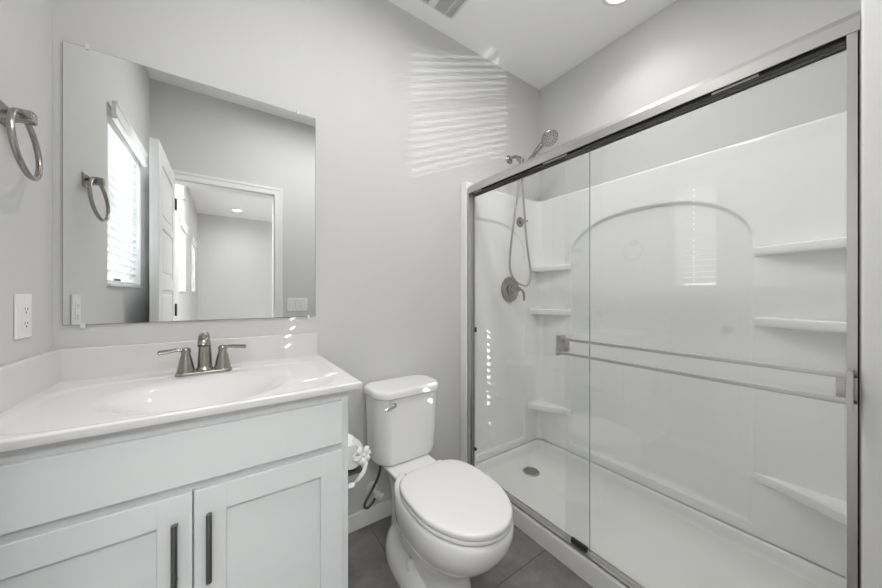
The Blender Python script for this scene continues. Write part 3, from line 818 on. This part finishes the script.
sa = thing('shower_outlet', (1.616, 1.5, 2.10), 'brushed nickel shower arm with wall flange above the surround', 'shower arm')
bm = B(); lathe(bm, (1.616, 1.4995, 2.100), (0, -1, 0), [(.030, 0), (.030, .003), (.024, .010), (.014, .014)], 28); obj('wall_flange', bm, M['nickel'], sa)
bm = B(); tube(bm, smoothpath([(1.616, 1.498, 2.100), (1.616, 1.465, 2.105), (1.617, 1.435, 2.098), (1.618, 1.408, 2.072)], 6), .0105, 16); obj('pipe', bm, M['nickel'], sa)
bm = B(); lathe(bm, (1.617, 1.418, 2.083), (0.02, -.72, -.69), [(.013, 0), (.017, .004), (.017, .028), (.012, .034)], 20); box(bm, 1.600, 1.636, 1.376, 1.402, 2.030, 2.070, .006, 3); obj('holder', bm, M['nickel'], sa)

hs = thing('hand_shower', (1.62, 1.39, 2.03), 'brushed nickel hand shower head held in the bracket on the shower arm', 'hand shower')
A_, B_ = Vector((1.622, 1.395, 2.000)), Vector((1.640, 1.225, 2.125))
bm = B(); tube(bm, smoothpath([A_, A_.lerp(B_, .3) + Vector((0, 0, -.004)), A_.lerp(B_, .65) + Vector((0, 0, .0)), B_], 6), [.0115] * 6 + [.0125] * 6 + [.015] * 6 + [.019], 18); obj('grip', bm, M['nickel'], hs)
nd = Vector((-.30, -.55, -.72)).normalized(); hc = B_ + Vector((.004, -.030, .012)) - nd * .018
bm = B(); lathe(bm, hc, nd, [(.008, -.006), (.026, 0), (.042, .010), (.0505, .022), (.052, .032), (.0495, .036), (.047, .036)], 40, True, False); obj('head_shell', bm, M['nickel'], hs)
bm = B(); lathe(bm, hc, nd, [(.047, .0355), (.044, .037), (.015, .037), (.013, .040), (.001, .041)], 40, True, True)
a_ = nd.orthogonal().normalized(); b2 = nd.cross(a_)
obj('spray_face', bm, M['satin'], hs)
bm = B()
for rad, n in ((.024, 8), (.037, 14)):
    for k in range(n):
        t_ = 2 * pi * k / n; lathe(bm, hc + nd * .037 + (a_ * cos(t_) + b2 * sin(t_)) * rad, nd, [(.0032, 0), (.0028, .003), (.0005, .0035)], 8)
obj('nozzles', bm, M['steel'], hs)
sk = thing('shower_hose', (1.62, 1.40, 1.60), 'long looped metal shower hose hanging down to the valve', 'hose')
bm = B()
tube(bm, smoothpath([(1.617, 1.404, 2.035), (1.616, 1.405, 1.98), (1.600, 1.416, 1.80), (1.572, 1.425, 1.60), (1.552, 1.432, 1.42), (1.552, 1.428, 1.32), (1.572, 1.40, 1.252), (1.606, 1.365, 1.222), (1.640, 1.352, 1.232), (1.668, 1.356, 1.285), (1.672, 1.365, 1.36), (1.655, 1.376, 1.50), (1.640, 1.384, 1.70), (1.628, 1.392, 1.90), (1.622, 1.395, 1.998)], 10), .0072, 12)
hm = M['hose'] = mat('hose_metal', (0.40, 0.38, 0.365), 0.3, 1.0, bump=0.8, scale=500)
tag(obj('metal_hose', bm, hm, sk), '', '') if False else obj('metal_hose', bm, hm, sk)
wb = thing('hose_bracket', (1.682, SYL, 1.667), 'small round nickel wall mount on the surround behind the shower hose', 'wall mount')
bm = B(); lathe(bm, (1.682, SYL + .001, 1.667), (0, -1, 0), [(.036, 0), (.036, .004), (.030, .010), (.014, .013), (.012, .026), (.017, .030), (.017, .040), (.012, .044), (.001, .045)], 28); obj('mount', bm, M['nickel'], wb)
bm = B(); tube(bm, [(1.690, SYL - .034, 1.667), (1.712, SYL - .040, 1.672)], .006, 10); obj('hook', bm, M['nickel'], wb)

# ------------------------------------------------------------------ ceiling fittings
def downlight(x, y, label, part=None):
    d = thing('recessed_downlight', (x, y, ZC), label, 'ceiling light', 'round recessed downlights')
    bm = B(); lathe(bm, (x, y, ZC - .0002), (0, 0, -1), [(.095, 0), (.094, .004), (.085, .008), (.074, .008), (.070, .003)], 48, False, False); obj('trim_ring', bm, M['trim'], d)
    bm = B(); lathe(bm, (x, y, ZC - .0035), (0, 0, -1), [(.071, 0), (.060, .0015), (.001, .002)], 40, True, False); obj('diffuser', bm, M['lamp'], d)
    return d
downlight(1.645, .765, 'round recessed downlight in the ceiling over the shower')
downlight(.34, .64, 'added fill light, a round downlight in the bathroom ceiling by the vanity')  # fitting added around the unseen fill lamp
downlight(.88, .60, 'added fill light, a round downlight in the bathroom ceiling in front of the shower')  # likewise an added fitting, out of view
downlight(.155, -3.78, 'round recessed downlight in the bedroom ceiling, seen in the mirror')

ve = thing('exhaust_vent', (.90, 1.26, ZC), 'white square exhaust fan grille in the ceiling', 'vent')
vx0, vx1, vy0, vy1 = .755, 1.040, 1.105, 1.394
bm = B(); n_ = 6
outer = rrect((vx0 + vx1) / 2, (vy0 + vy1) / 2, (vx1 - vx0) / 2, (vy1 - vy0) / 2, .03, n_); inner = rrect((vx0 + vx1) / 2, (vy0 + vy1) / 2, (vx1 - vx0) / 2 - .014, (vy1 - vy0) / 2 - .014, .02, n_)
loft(bm, [[(x, y, ZC - .0003) for x, y in outer], [(x, y, ZC - .010) for x, y in outer], [(x, y, ZC - .016) for x, y in rrect((vx0 + vx1) / 2, (vy0 + vy1) / 2, (vx1 - vx0) / 2 - .006, (vy1 - vy0) / 2 - .006, .026, n_)], [(x, y, ZC - .016) for x, y in inner], [(x, y, ZC - .006) for x, y in inner]], False, False)
obj('grille_frame', bm, M['grille'], ve)
obj('mesh_screen', box(B(), vx0 + .013, vx1 - .013, vy0 + .013, vy1 - .013, ZC - .006, ZC - .004), M['duct'], ve)
bm = B()
box(bm, .872, .912, vy0 + .012, vy1 - .012, ZC - .0155, ZC - .009, .001)      # solid centre band
box(bm, .982, .987, vy0 + .012, vy1 - .012, ZC - .0155, ZC - .010)
y = vy0 + .020
while y < vy1 - .016:
    box(bm, vx0 + .012, vx1 - .012, y, y + .0022, ZC - .0145, ZC - .0085); y += .0085
obj('louvres', bm, M['grille'], ve)
